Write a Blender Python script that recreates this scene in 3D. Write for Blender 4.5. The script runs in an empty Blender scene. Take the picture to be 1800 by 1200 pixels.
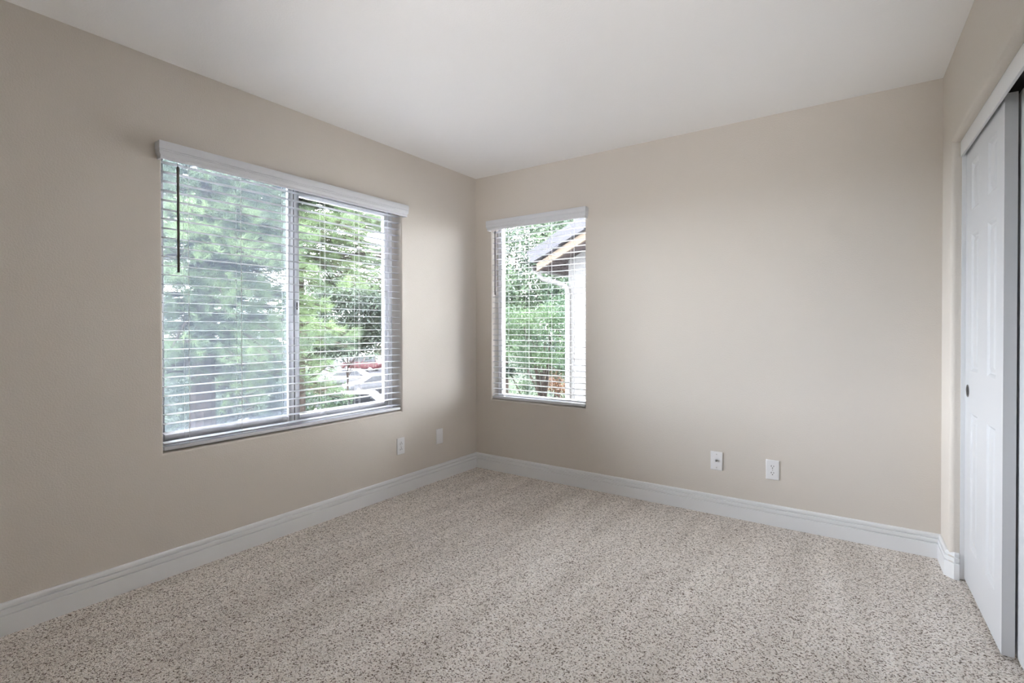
import bpy, bmesh, math, random
import numpy as np
from mathutils import Vector, Matrix

C = bpy.context.scene.collection
S = bpy.context.scene

# ------------------------------------------------------------------ camera
cam = bpy.data.cameras.new('camera')
cam.sensor_width = 36.0
cam.lens = 894.471 / 1800 * 36.0
cam.shift_y = -16.293 / 1800
cam.clip_start = 0.02
cam.clip_end = 500
camo = bpy.data.objects.new('camera', cam)
C.objects.link(camo)
yaw, pitch, roll = 0.609304, -0.0082486, -0.0015307
fwd = Vector((-math.sin(yaw) * math.cos(pitch), math.cos(yaw) * math.cos(pitch), math.sin(pitch)))
rt = Vector((math.cos(yaw), math.sin(yaw), 0))
up = rt.cross(fwd)
r2 = math.cos(roll) * rt + math.sin(roll) * up
u2 = -math.sin(roll) * rt + math.cos(roll) * up
M = Matrix((r2, u2, -fwd)).transposed().to_4x4()
M.translation = Vector((2.72495, -3.37121, 1.17811))
camo.matrix_world = M
S.camera = camo

# ------------------------------------------------------------------ light
S.view_settings.view_transform = 'Standard'
S.view_settings.look = 'None'
S.view_settings.gamma = 1.0
S.view_settings.use_curve_mapping = False
S.view_settings.exposure = 1.72
S.cycles.max_bounces = 14
S.cycles.diffuse_bounces = 10
S.cycles.transparent_max_bounces = 24
S.cycles.sample_clamp_indirect = 20
S.cycles.caustics_reflective = False
S.cycles.caustics_refractive = False

SKY = 16.0
world = bpy.data.worlds.new('overcast_sky')
S.world = world
world.use_nodes = True
nt = world.node_tree
nt.nodes.clear()
out = nt.nodes.new('ShaderNodeOutputWorld')
bg = nt.nodes.new('ShaderNodeBackground')
tc = nt.nodes.new('ShaderNodeTexCoord')
sp = nt.nodes.new('ShaderNodeSeparateXYZ')
cr = nt.nodes.new('ShaderNodeValToRGB')
nt.links.new(tc.outputs['Generated'], sp.inputs[0])
nt.links.new(sp.outputs['Z'], cr.inputs[0])
nt.links.new(cr.outputs[0], bg.inputs[0])
nt.links.new(bg.outputs[0], out.inputs[0])
cr.color_ramp.elements[0].position = 0.0
cr.color_ramp.elements[0].color = (0.84, 0.91, 1.0, 1)
cr.color_ramp.elements[1].position = 0.9
cr.color_ramp.elements[1].color = (0.89, 0.925, 1.0, 1)
bg.inputs['Strength'].default_value = SKY

sun = bpy.data.lights.new('hazy_sun', 'SUN')
sun.energy = 4.0
sun.angle = math.radians(12)
sun.color = (1.0, 0.95, 0.86)
suno = bpy.data.objects.new('hazy_sun', sun)
C.objects.link(suno)
suno.rotation_euler = Vector((-0.55, 0.45, -0.85)).to_track_quat('-Z', 'Y').to_euler()


def portal(name, loc, direction, w, h):
    l = bpy.data.lights.new(name, 'AREA')
    l.shape = 'RECTANGLE'
    l.size, l.size_y = w, h
    l.cycles.is_portal = True
    o = bpy.data.objects.new(name, l)
    C.objects.link(o)
    o.location = loc
    o.rotation_euler = Vector(direction).to_track_quat('-Z', 'Y').to_euler()


portal('window_portal', (-0.17, -1.594, 1.31), (1, 0, 0), 1.5, 1.46)
portal('window_portal', (0.595, 0.17, 1.31), (0, -1, 0), 0.87, 1.46)


# ------------------------------------------------------------------ materials
def mat(name, color, rough=0.5, metal=0.0, spec=0.5):
    m = bpy.data.materials.new(name)
    m.use_nodes = True
    b = m.node_tree.nodes['Principled BSDF']
    b.inputs['Base Color'].default_value = (*color, 1)
    b.inputs['Roughness'].default_value = rough
    b.inputs['Metallic'].default_value = metal
    b.inputs['Specular IOR Level'].default_value = spec
    return m


def N(m, t, **kw):
    n = m.node_tree.nodes.new(t)
    for k, v in kw.items():
        setattr(n, k, v)
    return n


def bsdf(m):
    return m.node_tree.nodes['Principled BSDF']


def noise_bump(m, scale, strength, dist, detail=3.0):
    t = N(m, 'ShaderNodeTexCoord')
    n = N(m, 'ShaderNodeTexNoise')
    n.inputs['Scale'].default_value = scale
    n.inputs['Detail'].default_value = detail
    b = N(m, 'ShaderNodeBump')
    b.inputs['Strength'].default_value = strength
    b.inputs['Distance'].default_value = dist
    L = m.node_tree.links
    L.new(t.outputs['Object'], n.inputs['Vector'])
    L.new(n.outputs['Fac'], b.inputs['Height'])
    L.new(b.outputs['Normal'], bsdf(m).inputs['Normal'])
    return n


def vary(m, c1, c2, scale, detail=4.0, lo=0.35, hi=0.65, rough_noise=0.6):
    """base colour mixed between two tones of the material by noise"""
    t = N(m, 'ShaderNodeTexCoord')
    n = N(m, 'ShaderNodeTexNoise')
    n.inputs['Scale'].default_value = scale
    n.inputs['Detail'].default_value = detail
    n.inputs['Roughness'].default_value = rough_noise
    r = N(m, 'ShaderNodeValToRGB')
    r.color_ramp.elements[0].position = lo
    r.color_ramp.elements[1].position = hi
    r.color_ramp.elements[0].color = (*c1, 1)
    r.color_ramp.elements[1].color = (*c2, 1)
    L = m.node_tree.links
    L.new(t.outputs['Object'], n.inputs['Vector'])
    L.new(n.outputs['Fac'], r.inputs['Fac'])
    L.new(r.outputs['Color'], bsdf(m).inputs['Base Color'])
    return r


WALL = mat('beige_wall_paint', (0.65, 0.605, 0.55), 0.75, spec=0.25)
noise_bump(WALL, 150, 0.28, 0.004, 2.5)
CEIL = mat('ceiling_paint', (0.86, 0.855, 0.85), 0.9, spec=0.15)
noise_bump(CEIL, 130, 0.25, 0.003, 2.5)
TRIM = mat('white_trim_paint', (0.78, 0.79, 0.80), 0.35)
DOORM = mat('white_door_paint', (0.60, 0.61, 0.625), 0.4)
noise_bump(DOORM, 220, 0.06, 0.001)
VINYL = mat('white_vinyl', (0.88, 0.89, 0.92), 0.35)
BLIND = mat('white_faux_wood', (0.50, 0.505, 0.535), 0.45)
n_ = noise_bump(BLIND, 60, 0.08, 0.001)
VALANCE = mat('white_valance', (0.68, 0.695, 0.73), 0.45)
noise_bump(VALANCE, 60, 0.08, 0.001)
CORD = mat('white_cord', (0.78, 0.78, 0.78), 0.8)
WAND = mat('taupe_plastic', (0.075, 0.062, 0.052), 0.35)
PLATE = mat('white_plastic', (0.80, 0.80, 0.81), 0.3)
DARK = mat('dark_slot', (0.012, 0.012, 0.012), 0.6)
STEEL = mat('steel', (0.55, 0.54, 0.52), 0.3, 1.0)
CHROME = mat('dark_chrome', (0.32, 0.31, 0.30), 0.22, 1.0)
GASKET = mat('black_gasket', (0.03, 0.03, 0.033), 0.7)
CLOSET = mat('closet_wall_paint', (0.60, 0.54, 0.46), 0.85, spec=0.2)
STUCCO = mat('white_stucco', (0.80, 0.78, 0.75), 0.9, spec=0.2)
noise_bump(STUCCO, 60, 0.4, 0.01)


def carpet_material():
    m = mat('beige_carpet', (0.4, 0.35, 0.29), 0.95, spec=0.05)
    L = m.node_tree.links
    t = N(m, 'ShaderNodeTexCoord')
    # tuft cells
    v = N(m, 'ShaderNodeTexVoronoi')
    v.inputs['Scale'].default_value = 225
    w = N(m, 'ShaderNodeTexNoise')
    w.inputs['Scale'].default_value = 120
    w.inputs['Detail'].default_value = 2
    add = N(m, 'ShaderNodeMixRGB', blend_type='ADD')
    add.inputs['Fac'].default_value = 0.012
    L.new(t.outputs['Object'], w.inputs['Vector'])
    L.new(t.outputs['Object'], add.inputs['Color1'])
    L.new(w.outputs['Color'], add.inputs['Color2'])
    L.new(add.outputs['Color'], v.inputs['Vector'])
    # per tuft yarn colour
    sep = N(m, 'ShaderNodeSeparateColor')
    L.new(v.outputs['Color'], sep.inputs['Color'])
    r = N(m, 'ShaderNodeValToRGB')
    e = r.color_ramp.elements
    e[0].position, e[0].color = 0.08, (0.19, 0.150, 0.115, 1)
    e[1].position, e[1].color = 1.0, (0.96, 0.92, 0.88, 1)
    a = e.new(0.30)
    a.color = (0.78, 0.71, 0.64, 1)
    a = e.new(0.7)
    a.color = (0.88, 0.82, 0.76, 1)
    L.new(sep.outputs['Red'], r.inputs['Fac'])
    # lay of the pile left by the vacuum: long soft strokes
    mp = N(m, 'ShaderNodeMapping')
    mp.inputs['Rotation'].default_value = (0, 0, math.radians(-5))
    mp.inputs['Scale'].default_value = (7.0, 1.0, 1)
    L.new(t.outputs['Object'], mp.inputs['Vector'])
    st = N(m, 'ShaderNodeTexNoise')
    st.inputs['Scale'].default_value = 1.1
    st.inputs['Detail'].default_value = 4
    L.new(mp.outputs['Vector'], st.inputs['Vector'])
    sr = N(m, 'ShaderNodeValToRGB')
    sr.color_ramp.elements[0].position = 0.38
    sr.color_ramp.elements[1].position = 0.62
    sr.color_ramp.elements[0].color = (0.92, 0.91, 0.90, 1)
    sr.color_ramp.elements[1].color = (1.04, 1.04, 1.04, 1)
    L.new(st.outputs['Fac'], sr.inputs['Fac'])
    mu = N(m, 'ShaderNodeMixRGB', blend_type='MULTIPLY')
    mu.inputs['Fac'].default_value = 1.0
    L.new(r.outputs['Color'], mu.inputs['Color1'])
    L.new(sr.outputs['Color'], mu.inputs['Color2'])
    L.new(mu.outputs['Color'], bsdf(m).inputs['Base Color'])
    b = N(m, 'ShaderNodeBump', invert=True)
    b.inputs['Strength'].default_value = 0.7
    b.inputs['Distance'].default_value = 0.007
    L.new(v.outputs['Distance'], b.inputs['Height'])
    L.new(b.outputs['Normal'], bsdf(m).inputs['Normal'])
    return m


CARPET = carpet_material()


def glass_material():
    m = bpy.data.materials.new('window_glass')
    m.use_nodes = True
    nt = m.node_tree
    nt.nodes.clear()
    o = nt.nodes.new('ShaderNodeOutputMaterial')
    tr = nt.nodes.new('ShaderNodeBsdfTransparent')
    tr.inputs[0].default_value = (0.95, 0.95, 0.95, 1)
    gl = nt.nodes.new('ShaderNodeBsdfGlossy')
    gl.inputs['Roughness'].default_value = 0.01
    f = nt.nodes.new('ShaderNodeFresnel')
    f.inputs['IOR'].default_value = 1.45
    mx = nt.nodes.new('ShaderNodeMixShader')
    nt.links.new(f.outputs[0], mx.inputs[0])
    nt.links.new(tr.outputs[0], mx.inputs[1])
    nt.links.new(gl.outputs[0], mx.inputs[2])
    nt.links.new(mx.outputs[0], o.inputs[0])
    return m


def screen_material():
    m = bpy.data.materials.new('insect_screen_mesh')
    m.use_nodes = True
    nt = m.node_tree
    nt.nodes.clear()
    o = nt.nodes.new('ShaderNodeOutputMaterial')
    tr = nt.nodes.new('ShaderNodeBsdfTransparent')
    df = nt.nodes.new('ShaderNodeBsdfDiffuse')
    df.inputs[0].default_value = (0.16, 0.17, 0.19, 1)
    tl = nt.nodes.new('ShaderNodeBsdfTranslucent')
    tl.inputs[0].default_value = (0.022, 0.026, 0.032, 1)
    ad = nt.nodes.new('ShaderNodeAddShader')
    mx = nt.nodes.new('ShaderNodeMixShader')
    mx.inputs[0].default_value = 0.24
    nt.links.new(df.outputs[0], ad.inputs[0])
    nt.links.new(tl.outputs[0], ad.inputs[1])
    nt.links.new(tr.outputs[0], mx.inputs[1])
    nt.links.new(ad.outputs[0], mx.inputs[2])
    nt.links.new(mx.outputs[0], o.inputs[0])
    return m


GLASS = glass_material()
SCREEN = screen_material()


def leaf_material(name, c1, c2, scale, trans=0.35):
    m = bpy.data.materials.new(name)
    m.use_nodes = True
    nt = m.node_tree
    nt.nodes.clear()
    o = nt.nodes.new('ShaderNodeOutputMaterial')
    tcn = nt.nodes.new('ShaderNodeTexCoord')
    n = nt.nodes.new('ShaderNodeTexNoise')
    n.inputs['Scale'].default_value = scale
    n.inputs['Detail'].default_value = 5
    r = nt.nodes.new('ShaderNodeValToRGB')
    r.color_ramp.elements[0].position = 0.36
    r.color_ramp.elements[1].position = 0.64
    r.color_ramp.elements[0].color = (*c1, 1)
    r.color_ramp.elements[1].color = (*c2, 1)
    d = nt.nodes.new('ShaderNodeBsdfDiffuse')
    t = nt.nodes.new('ShaderNodeBsdfTranslucent')
    g = nt.nodes.new('ShaderNodeBsdfGlossy')
    g.inputs['Roughness'].default_value = 0.45
    g.inputs[0].default_value = (0.25, 0.27, 0.3, 1)
    mx = nt.nodes.new('ShaderNodeMixShader')
    mx.inputs[0].default_value = trans
    m2 = nt.nodes.new('ShaderNodeMixShader')
    m2.inputs[0].default_value = 0.05
    L = nt.links
    L.new(tcn.outputs['Object'], n.inputs['Vector'])
    L.new(n.outputs['Fac'], r.inputs['Fac'])
    L.new(r.outputs['Color'], d.inputs[0])
    L.new(r.outputs['Color'], t.inputs[0])
    L.new(d.outputs[0], mx.inputs[1])
    L.new(t.outputs[0], mx.inputs[2])
    L.new(mx.outputs[0], m2.inputs[1])
    L.new(g.outputs[0], m2.inputs[2])
    L.new(m2.outputs[0], o.inputs[0])
    return m


PINE = leaf_material('pine_needles', (0.030, 0.044, 0.030), (0.105, 0.150, 0.065), 0.9)
PINE_DARK = leaf_material('dark_needles', (0.020, 0.028, 0.026), (0.050, 0.064, 0.050), 0.7)
LEAF = leaf_material('bright_leaves', (0.009, 0.018, 0.011), (0.042, 0.066, 0.030), 1.3)
LEAF_PALE = leaf_material('pale_leaves', (0.020, 0.032, 0.022), (0.070, 0.098, 0.056), 1.0)
LEAF_GREY = leaf_material('grey_green_leaves', (0.018, 0.026, 0.020), (0.050, 0.066, 0.045), 0.8)
LEAF_RUST = leaf_material('rust_leaves', (0.040, 0.017, 0.008), (0.072, 0.038, 0.017), 2.0)
BARK = mat('bark', (0.10, 0.075, 0.06), 0.9, spec=0.03)
vary(BARK, (0.009, 0.007, 0.006), (0.026, 0.020, 0.017), 9)


# ------------------------------------------------------------------ mesh helpers
class MB:
    def __init__(self):
        self.v, self.f = [], []

    def add(self, vs, fs):
        k = len(self.v)
        self.v += [tuple(p) for p in vs]
        self.f += [tuple(i + k for i in f) for f in fs]
        return self

    def box(self, x0, x1, y0, y1, z0, z1):
        return self.add([(x0, y0, z0), (x1, y0, z0), (x1, y1, z0), (x0, y1, z0),
                         (x0, y0, z1), (x1, y0, z1), (x1, y1, z1), (x0, y1, z1)],
                        [(0, 3, 2, 1), (4, 5, 6, 7), (0, 1, 5, 4), (1, 2, 6, 5), (2, 3, 7, 6), (3, 0, 4, 7)])

    def tube(self, pts, rad, n=8, caps=True):
        pts = [Vector(p) for p in pts]
        rads = rad if isinstance(rad, (list, tuple)) else [rad] * len(pts)
        vs, fs = [], []
        prev = None
        for i, p in enumerate(pts):
            a = pts[max(0, i - 1)]
            b = pts[min(len(pts) - 1, i + 1)]
            t = (b - a).normalized()
            if prev is None:
                ref = Vector((0, 0, 1)) if abs(t.z) < 0.9 else Vector((1, 0, 0))
                u = t.cross(ref).normalized()
            else:
                u = (prev - t * prev.dot(t)).normalized()
            prev = u
            w = t.cross(u)
            for j in range(n):
                q = 2 * math.pi * j / n
                vs.append(p + (u * math.cos(q) + w * math.sin(q)) * rads[i])
        for i in range(len(pts) - 1):
            for j in range(n):
                j2 = (j + 1) % n
                fs.append((i * n + j, i * n + j2, (i + 1) * n + j2, (i + 1) * n + j))
        if caps:
            fs.append(tuple(range(n - 1, -1, -1)))
            k = (len(pts) - 1) * n
            fs.append(tuple(k + j for j in range(n)))
        return self.add(vs, fs)

    def lathe(self, prof, origin, axis, n=24):
        """prof: (radius, along) pairs, closed at the ends where radius is 0"""
        ax = Vector(axis).normalized()
        ref = Vector((0, 0, 1)) if abs(ax.z) < 0.9 else Vector((1, 0, 0))
        u = ax.cross(ref).normalized()
        w = ax.cross(u)
        o = Vector(origin)
        vs, fs = [], []
        for r, h in prof:
            for j in range(n):
                q = 2 * math.pi * j / n
                vs.append(o + ax * h + (u * math.cos(q) + w * math.sin(q)) * r)
        for i in range(len(prof) - 1):
            for j in range(n):
                j2 = (j + 1) % n
                fs.append((i * n + j, i * n + j2, (i + 1) * n + j2, (i + 1) * n + j))
        fs.append(tuple(range(n - 1, -1, -1)))
        k = (len(prof) - 1) * n
        fs.append(tuple(k + j for j in range(n)))
        return self.add(vs, fs)

    def extrude(self, prof, a, b, ex, ey):
        """closed 2-D profile (in axes ex, ey) swept straight from a to b"""
        ex, ey = Vector(ex), Vector(ey)
        n = len(prof)
        vs = [Vector(o) + ex * p[0] + ey * p[1] for o in (a, b) for p in prof]
        fs = [(i, (i + 1) % n, n + (i + 1) % n, n + i) for i in range(n)]
        fs += [tuple(range(n - 1, -1, -1)), tuple(range(n, 2 * n))]
        return self.add(vs, fs)

    def build(self, name, m, parent=None, bevel=0.0, seg=2, smooth=False, loc=None):
        me = bpy.data.meshes.new(name)
        me.from_pydata(self.v, [], self.f)
        bm = bmesh.new()
        bm.from_mesh(me)
        bmesh.ops.remove_doubles(bm, verts=bm.verts, dist=1e-6)
        bmesh.ops.recalc_face_normals(bm, faces=bm.faces)
        if bevel:
            bmesh.ops.bevel(bm, geom=[e for e in bm.edges if len(e.link_faces) == 2 and e.calc_face_angle(0) > 0.6],
                            offset=bevel, segments=seg, profile=0.6, affect='EDGES', clamp_overlap=True)
        bm.to_mesh(me)
        bm.free()
        if smooth or bevel:
            for p in me.polygons:
                p.use_smooth = True
            try:
                me.set_sharp_from_angle(angle=math.radians(35))
            except Exception:
                pass
        me.materials.append(m)
        o = bpy.data.objects.new(name, me)
        C.objects.link(o)
        if loc is not None:
            o.location = loc
        if parent is not None:
            o.parent = parent
        return o


def tag(o, label, cat, group=None):
    o['label'] = label
    o['category'] = cat
    if group:
        o['group'] = group
    return o


def struct(o, label, cat):
    o['kind'] = 'structure'
    return tag(o, label, cat)


def empty(name, loc=(0, 0, 0), rz=0.0):
    o = bpy.data.objects.new(name, None)
    o.empty_display_size = 0.1
    C.objects.link(o)
    o.location = loc
    o.rotation_euler = (0, 0, rz)
    return o


def copy_tree(o, parent=None):
    c = o.copy()
    C.objects.link(c)
    c.parent = parent
    for ch in list(o.children):
        copy_tree(ch, c)
    return c


# ------------------------------------------------------------------ the room
H = 2.44
W = 3.03658
WA = 0.0323          # the closet wall stands a little off square
T = Vector((math.sin(WA), -math.cos(WA), 0))     # along the closet wall, away from the corner
NN = Vector((math.cos(WA), math.sin(WA), 0))     # into the closet
YB = -4.25           # wall behind the camera


def cl(s, d, z):
    return Vector((W, 0, 0)) + T * s + NN * d + Vector((0, 0, z))


# floor
m = MB()
m.box(-0.16, 4.2, YB - 0.15, 0.16, -0.16, 0.0)
struct(m.build('floor', CARPET), 'beige speckled cut pile carpet covering the whole floor', 'carpet')
m = MB()
m.box(-0.16, 4.2, YB - 0.15, 0.16, H, H + 0.2)
struct(m.build('ceiling', CEIL), 'off-white flat ceiling with fine texture', 'ceiling')

# left wall with the wide window opening, back wall with the narrow one
LY0, LY1, BX0, BX1, Z0, Z1 = -2.345, -0.843, 0.163, 1.027, 0.586, 2.05
WT = 0.16


def wall_with_hole(mb, P, u0, u1, h0, h1):
    """P(u, d, z); wall from u0..u1, hole h0..h1 x Z0..Z1, d from 0 (room) to WT (outside), softly rounded hole edge"""
    r = 0.012
    prof = [(r, 0.0)] + [(r - r * math.sin(a), r - r * math.cos(a)) for a in (math.pi / 8, math.pi / 4, 3 * math.pi / 8)] + [(0, r), (0, WT)]
    def ring(off, d):
        return [P(h0 - off, d, Z0 - off), P(h1 + off, d, Z0 - off), P(h1 + off, d, Z1 + off), P(h0 - off, d, Z1 + off)]
    vs = []
    for off, d in prof:
        vs += ring(off, d)
    fs = []
    for i in range(len(prof) - 1):
        for j in range(4):
            j2 = (j + 1) % 4
            fs.append((i * 4 + j, i * 4 + j2, (i + 1) * 4 + j2, (i + 1) * 4 + j))
    k = len(vs)
    vs += [P(u0, 0, 0), P(u1, 0, 0), P(u1, 0, H), P(u0, 0, H)]
    vs += [P(u0, WT, 0), P(u1, WT, 0), P(u1, WT, H), P(u0, WT, H)]
    e = (len(prof) - 1) * 4
    for j in range(4):
        j2 = (j + 1) % 4
        fs.append((k + j, k + j2, j2, j))
        fs.append((k + 4 + j, k + 4 + j2, e + j2, e + j))
        fs.append((k + j, k + j2, k + 4 + j2, k + 4 + j))
    mb.add(vs, fs)


m = MB()
wall_with_hole(m, lambda u, d, z: Vector((-d, u, z)), YB - 0.15, WT, LY0, LY1)
struct(m.build('wall_left', WALL, smooth=True), 'beige wall with the wide blind-covered window', 'wall')
m = MB()
wall_with_hole(m, lambda u, d, z: Vector((u, d, z)), 0.0, W + 0.02, BX0, BX1)
struct(m.build('wall_back', WALL, smooth=True), 'beige wall with the narrow blind-covered window', 'wall')
m = MB()
m.box(-0.16, 4.2, YB - 0.15, YB, 0, H)
struct(m.build('wall_front', WALL), 'beige wall behind the viewer', 'wall')

# closet wall: bullnose edge round the closet opening
S0, S1, ZH = 0.235, 2.15, 2.04
R = 0.022
m = MB()
prof = [(R, 0.0)] + [(R - R * math.sin(a), R - R * math.cos(a)) for a in [math.pi / 2 * i / 8 for i in range(1, 8)]] + [(0, R), (0, 0.12)]
vs, fs = [], []
for off, d in prof:
    vs += [cl(S0 - off, d, 0), cl(S0 - off, d, ZH + off), cl(S1 + off, d, ZH + off), cl(S1 + off, d, 0)]
for i in range(len(prof) - 1):
    for j in range(3):
        fs.append((i * 4 + j, i * 4 + j + 1, (i + 1) * 4 + j + 1, (i + 1) * 4 + j))
SE = 4.5
k = len(vs)
vs += [cl(0, 0, 0), cl(0, 0, H), cl(SE, 0, H), cl(SE, 0, 0), cl(0, 0.12, 0), cl(0, 0.12, H), cl(SE, 0.12, H), cl(SE, 0.12, 0)]
e = (len(prof) - 1) * 4
for a, b in ((k, 0), (k + 4, e)):
    fs += [(a, a + 1, b + 1, b), (a + 1, a + 2, b + 2, b + 1), (a + 2, a + 3, b + 3, b + 2)]
fs += [(k + 1, k + 2, k + 6, k + 5), (k, k + 1, k + 5, k + 4), (k + 2, k + 3, k + 7, k + 6)]
m.add(vs, fs)
struct(m.build('wall_right', WALL, smooth=True), 'beige wall with rounded corners around the sliding closet doors', 'wall')

# closet inside
m = MB()
ins = [cl(-0.02, 0.12, 0), cl(-0.02, 0.72, 0), cl(2.4, 0.72, 0), cl(2.4, 0.12, 0)]
insT = [p + Vector((0, 0, H)) for p in ins]
for a, b in ((0, 1), (1, 2), (2, 3)):
    n0 = len(m.v)
    mid = (ins[0] + ins[2]) / 2
    q0, q1 = ins[a], ins[b]
    t0 = ((q0 - mid) * 1.05 + mid, (q1 - mid) * 1.05 + mid)
    m.add([q0, q1, insT[b], insT[a], t0[0], t0[1], t0[1] + Vector((0, 0, H)), t0[0] + Vector((0, 0, H))],
          [(0, 1, 2, 3), (4, 7, 6, 5), (0, 4, 5, 1), (1, 5, 6, 2), (2, 6, 7, 3), (3, 7, 4, 0)])
struct(m.build('wall_closet', CLOSET), 'dim wall inside the closet behind the sliding doors', 'wall')

# baseboards: one moulded profile swept along the walls, mitred at every bend
BBH = 0.124
BBP = [(0, 0), (0.015, 0), (0.015, 0.0725), (0.0145, 0.0745), (0.0060, 0.0755), (0.0060, 0.0795), (0.0128, 0.0808), (0.0130, 0.0975),
       (0.0122, 0.0993), (0.0040, 0.1003), (0.0040, 0.1045), (0.0105, 0.1058), (0.0105, 0.1150), (0.0092, 0.1200), (0.0064, 0.1232), (0.003, BBH), (0, BBH)]


def sweep_path(pts, closed_ends=True, mitre0=None, mitre1=None):
    """points on the wall line, room on the right-hand side of travel"""
    pts = [Vector((p[0], p[1], 0)) for p in pts]
    m = MB()
    n = len(BBP)
    vs, fs = [], []
    for i, p in enumerate(pts):
        d1 = (pts[i] - pts[i - 1]).normalized() if i else (mitre0 or (pts[1] - pts[0]).normalized())
        d2 = (pts[i + 1] - pts[i]).normalized() if i < len(pts) - 1 else (mitre1 or (pts[-1] - pts[-2]).normalized())
        n1 = Vector((d1.y, -d1.x, 0))
        n2 = Vector((d2.y, -d2.x, 0))
        b = (n1 + n2).normalized()
        b = b / max(0.2, b.dot(n1))
        for t, z in BBP:
            vs.append(p + b * t + Vector((0, 0, z)))
    for i in range(len(pts) - 1):
        for j in range(n):
            j2 = (j + 1) % n
            fs.append((i * n + j, i * n + j2, (i + 1) * n + j2, (i + 1) * n + j))
    fs += [tuple(range(n)), tuple((len(pts) - 1) * n + j for j in range(n))]
    m.add(vs, fs)
    return m


c0 = cl(0, 0, 0)
path_r = [c0, cl(S0 - 0.030, 0, 0), cl(S0 - 0.0005, 0.024, 0), cl(S0 - 0.0005, 0.037, 0)]
struct(sweep_path([(0, YB), (0, 0)], mitre1=Vector((1, 0, 0))).build('baseboard_left', TRIM),
       'white grooved baseboard under the wide window', 'baseboard')
struct(sweep_path([(0, 0), (W, 0)], mitre0=Vector((0, 1, 0)), mitre1=T).build('baseboard_back', TRIM),
       'white grooved baseboard along the wall with the narrow window', 'baseboard')
struct(sweep_path(path_r, mitre0=Vector((1, 0, 0))).build('baseboard_right', TRIM),
       'short white baseboard wrapped around the rounded closet corner', 'baseboard')


# closet trim and doors, built in the closet wall's own frame (x = s along wall, y = -d, z)
def cbox(m, s0, s1, d0, d1, z0, z1):
    p = [cl(s, d, z) for z in (z0, z1) for s, d in ((s0, d0), (s1, d0), (s1, d1), (s0, d1))]
    return m.add(p, [(0, 3, 2, 1), (4, 5, 6, 7), (0, 1, 5, 4), (1, 2, 6, 5), (2, 3, 7, 6), (3, 0, 4, 7)])


struct(cbox(MB(), S0 + 0.0005, S0 + 0.005, 0.039, 0.118, 0.004, ZH - 0.002).build('trim_1', TRIM),
       'white jamb board lining the closet opening', 'trim')
t = cbox(MB(), S0 + 0.001, S1 - 0.001, 0.034, 0.044, 1.969, ZH - 0.001)
tr = struct(t.build('trim_2', TRIM, bevel=0.001), 'white track fascia across the top of the closet opening', 'trim')
cbox(MB(), S0 + 0.006, S1 - 0.001, 0.0445, 0.145, 2.030, 2.038).build('track', GASKET, tr)


def panel_door(name, s0, d0, w, h0, h1, cols, rows):
    """moulded six-panel slab; front face at d0"""
    th = 0.035
    m = MB()
    # grid of the front face with holes for the panels
    xs = sorted({s0, s0 + w} | {c for cc in cols for c in cc})
    zs = sorted({h0, h1} | {r for rr in rows for r in rr})
    for i in range(len(xs) - 1):
        for j in range(len(zs) - 1):
            if any(c == (xs[i], xs[i + 1]) for c in cols) and any(r == (zs[j], zs[j + 1]) for r in rows):
                continue
            m.add([cl(xs[i], d0, zs[j]), cl(xs[i + 1], d0, zs[j]), cl(xs[i + 1], d0, zs[j + 1]), cl(xs[i], d0, zs[j + 1])], [(0, 1, 2, 3)])
    steps = [(0, 0), (0.006, 0.0035), (0.013, 0.0085), (0.020, 0.0085), (0.040, 0.0015), (0.044, 0.0010)]
    for (a, b) in cols:
        for (c, d) in rows:
            vs, fs = [], []
            for off, dep in steps:
                vs += [cl(a + off, d0 + dep, c + off), cl(b - off, d0 + dep, c + off), cl(b - off, d0 + dep, d - off), cl(a + off, d0 + dep, d - off)]
            for i in range(len(steps) - 1):
                for j in range(4):
                    j2 = (j + 1) % 4
                    fs.append((i * 4 + j, i * 4 + j2, (i + 1) * 4 + j2, (i + 1) * 4 + j))
            k = (len(steps) - 1) * 4
            fs.append((k, k + 1, k + 2, k + 3))
            m.add(vs, fs)
    # sides and back
    p = [(s0, h0), (s0 + w, h0), (s0 + w, h1), (s0, h1)]
    vs = [cl(s, d, z) for d in (d0, d0 + th) for s, z in p]
    m.add(vs, [(0, 4, 5, 1), (1, 5, 6, 2), (2, 6, 7, 3), (3, 7, 4, 0), (4, 7, 6, 5)])
    return m.build(name, DOORM)


rows = [(0.200, 0.800), (0.985, 1.590), (1.695, 1.905)]
door1 = panel_door('door_1', 0.241, 0.054, 0.665, 0.016, 2.0, [(0.360, 0.500), (0.662, 0.802)], rows)
struct(door1, 'white six-panel sliding closet door with a round finger pull', 'door')
door2 = panel_door('door_2', 0.868, 0.0965, 0.665, 0.016, 2.0, [(0.975, 1.130), (1.260, 1.415)], rows)
struct(door2, 'white sliding closet door on the rear track, showing past the panelled door', 'door')
pull = MB().lathe([(0.0, -0.0005), (0.028, -0.0005), (0.0285, -0.002), (0.0265, -0.003), (0.0235, -0.0022), (0.022, -0.0009), (0.0, -0.0008)],
                  cl(0.304, 0.054, 0.891), NN, 28)
po = pull.build('finger_pull', CHROME, door1, smooth=True)
po['label'] = 'round dark chrome finger pull'
cup = MB().lathe([(0.0, -0.0012), (0.0205, -0.0012), (0.0195, -0.0017), (0.0, -0.00125)], cl(0.304, 0.054, 0.891), NN, 24)
cup.build('pull_recess', DARK, po)

# ------------------------------------------------------------------ windows
FD0, FD1 = 0.098, 0.150      # vinyl frame depth behind the wall face


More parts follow.
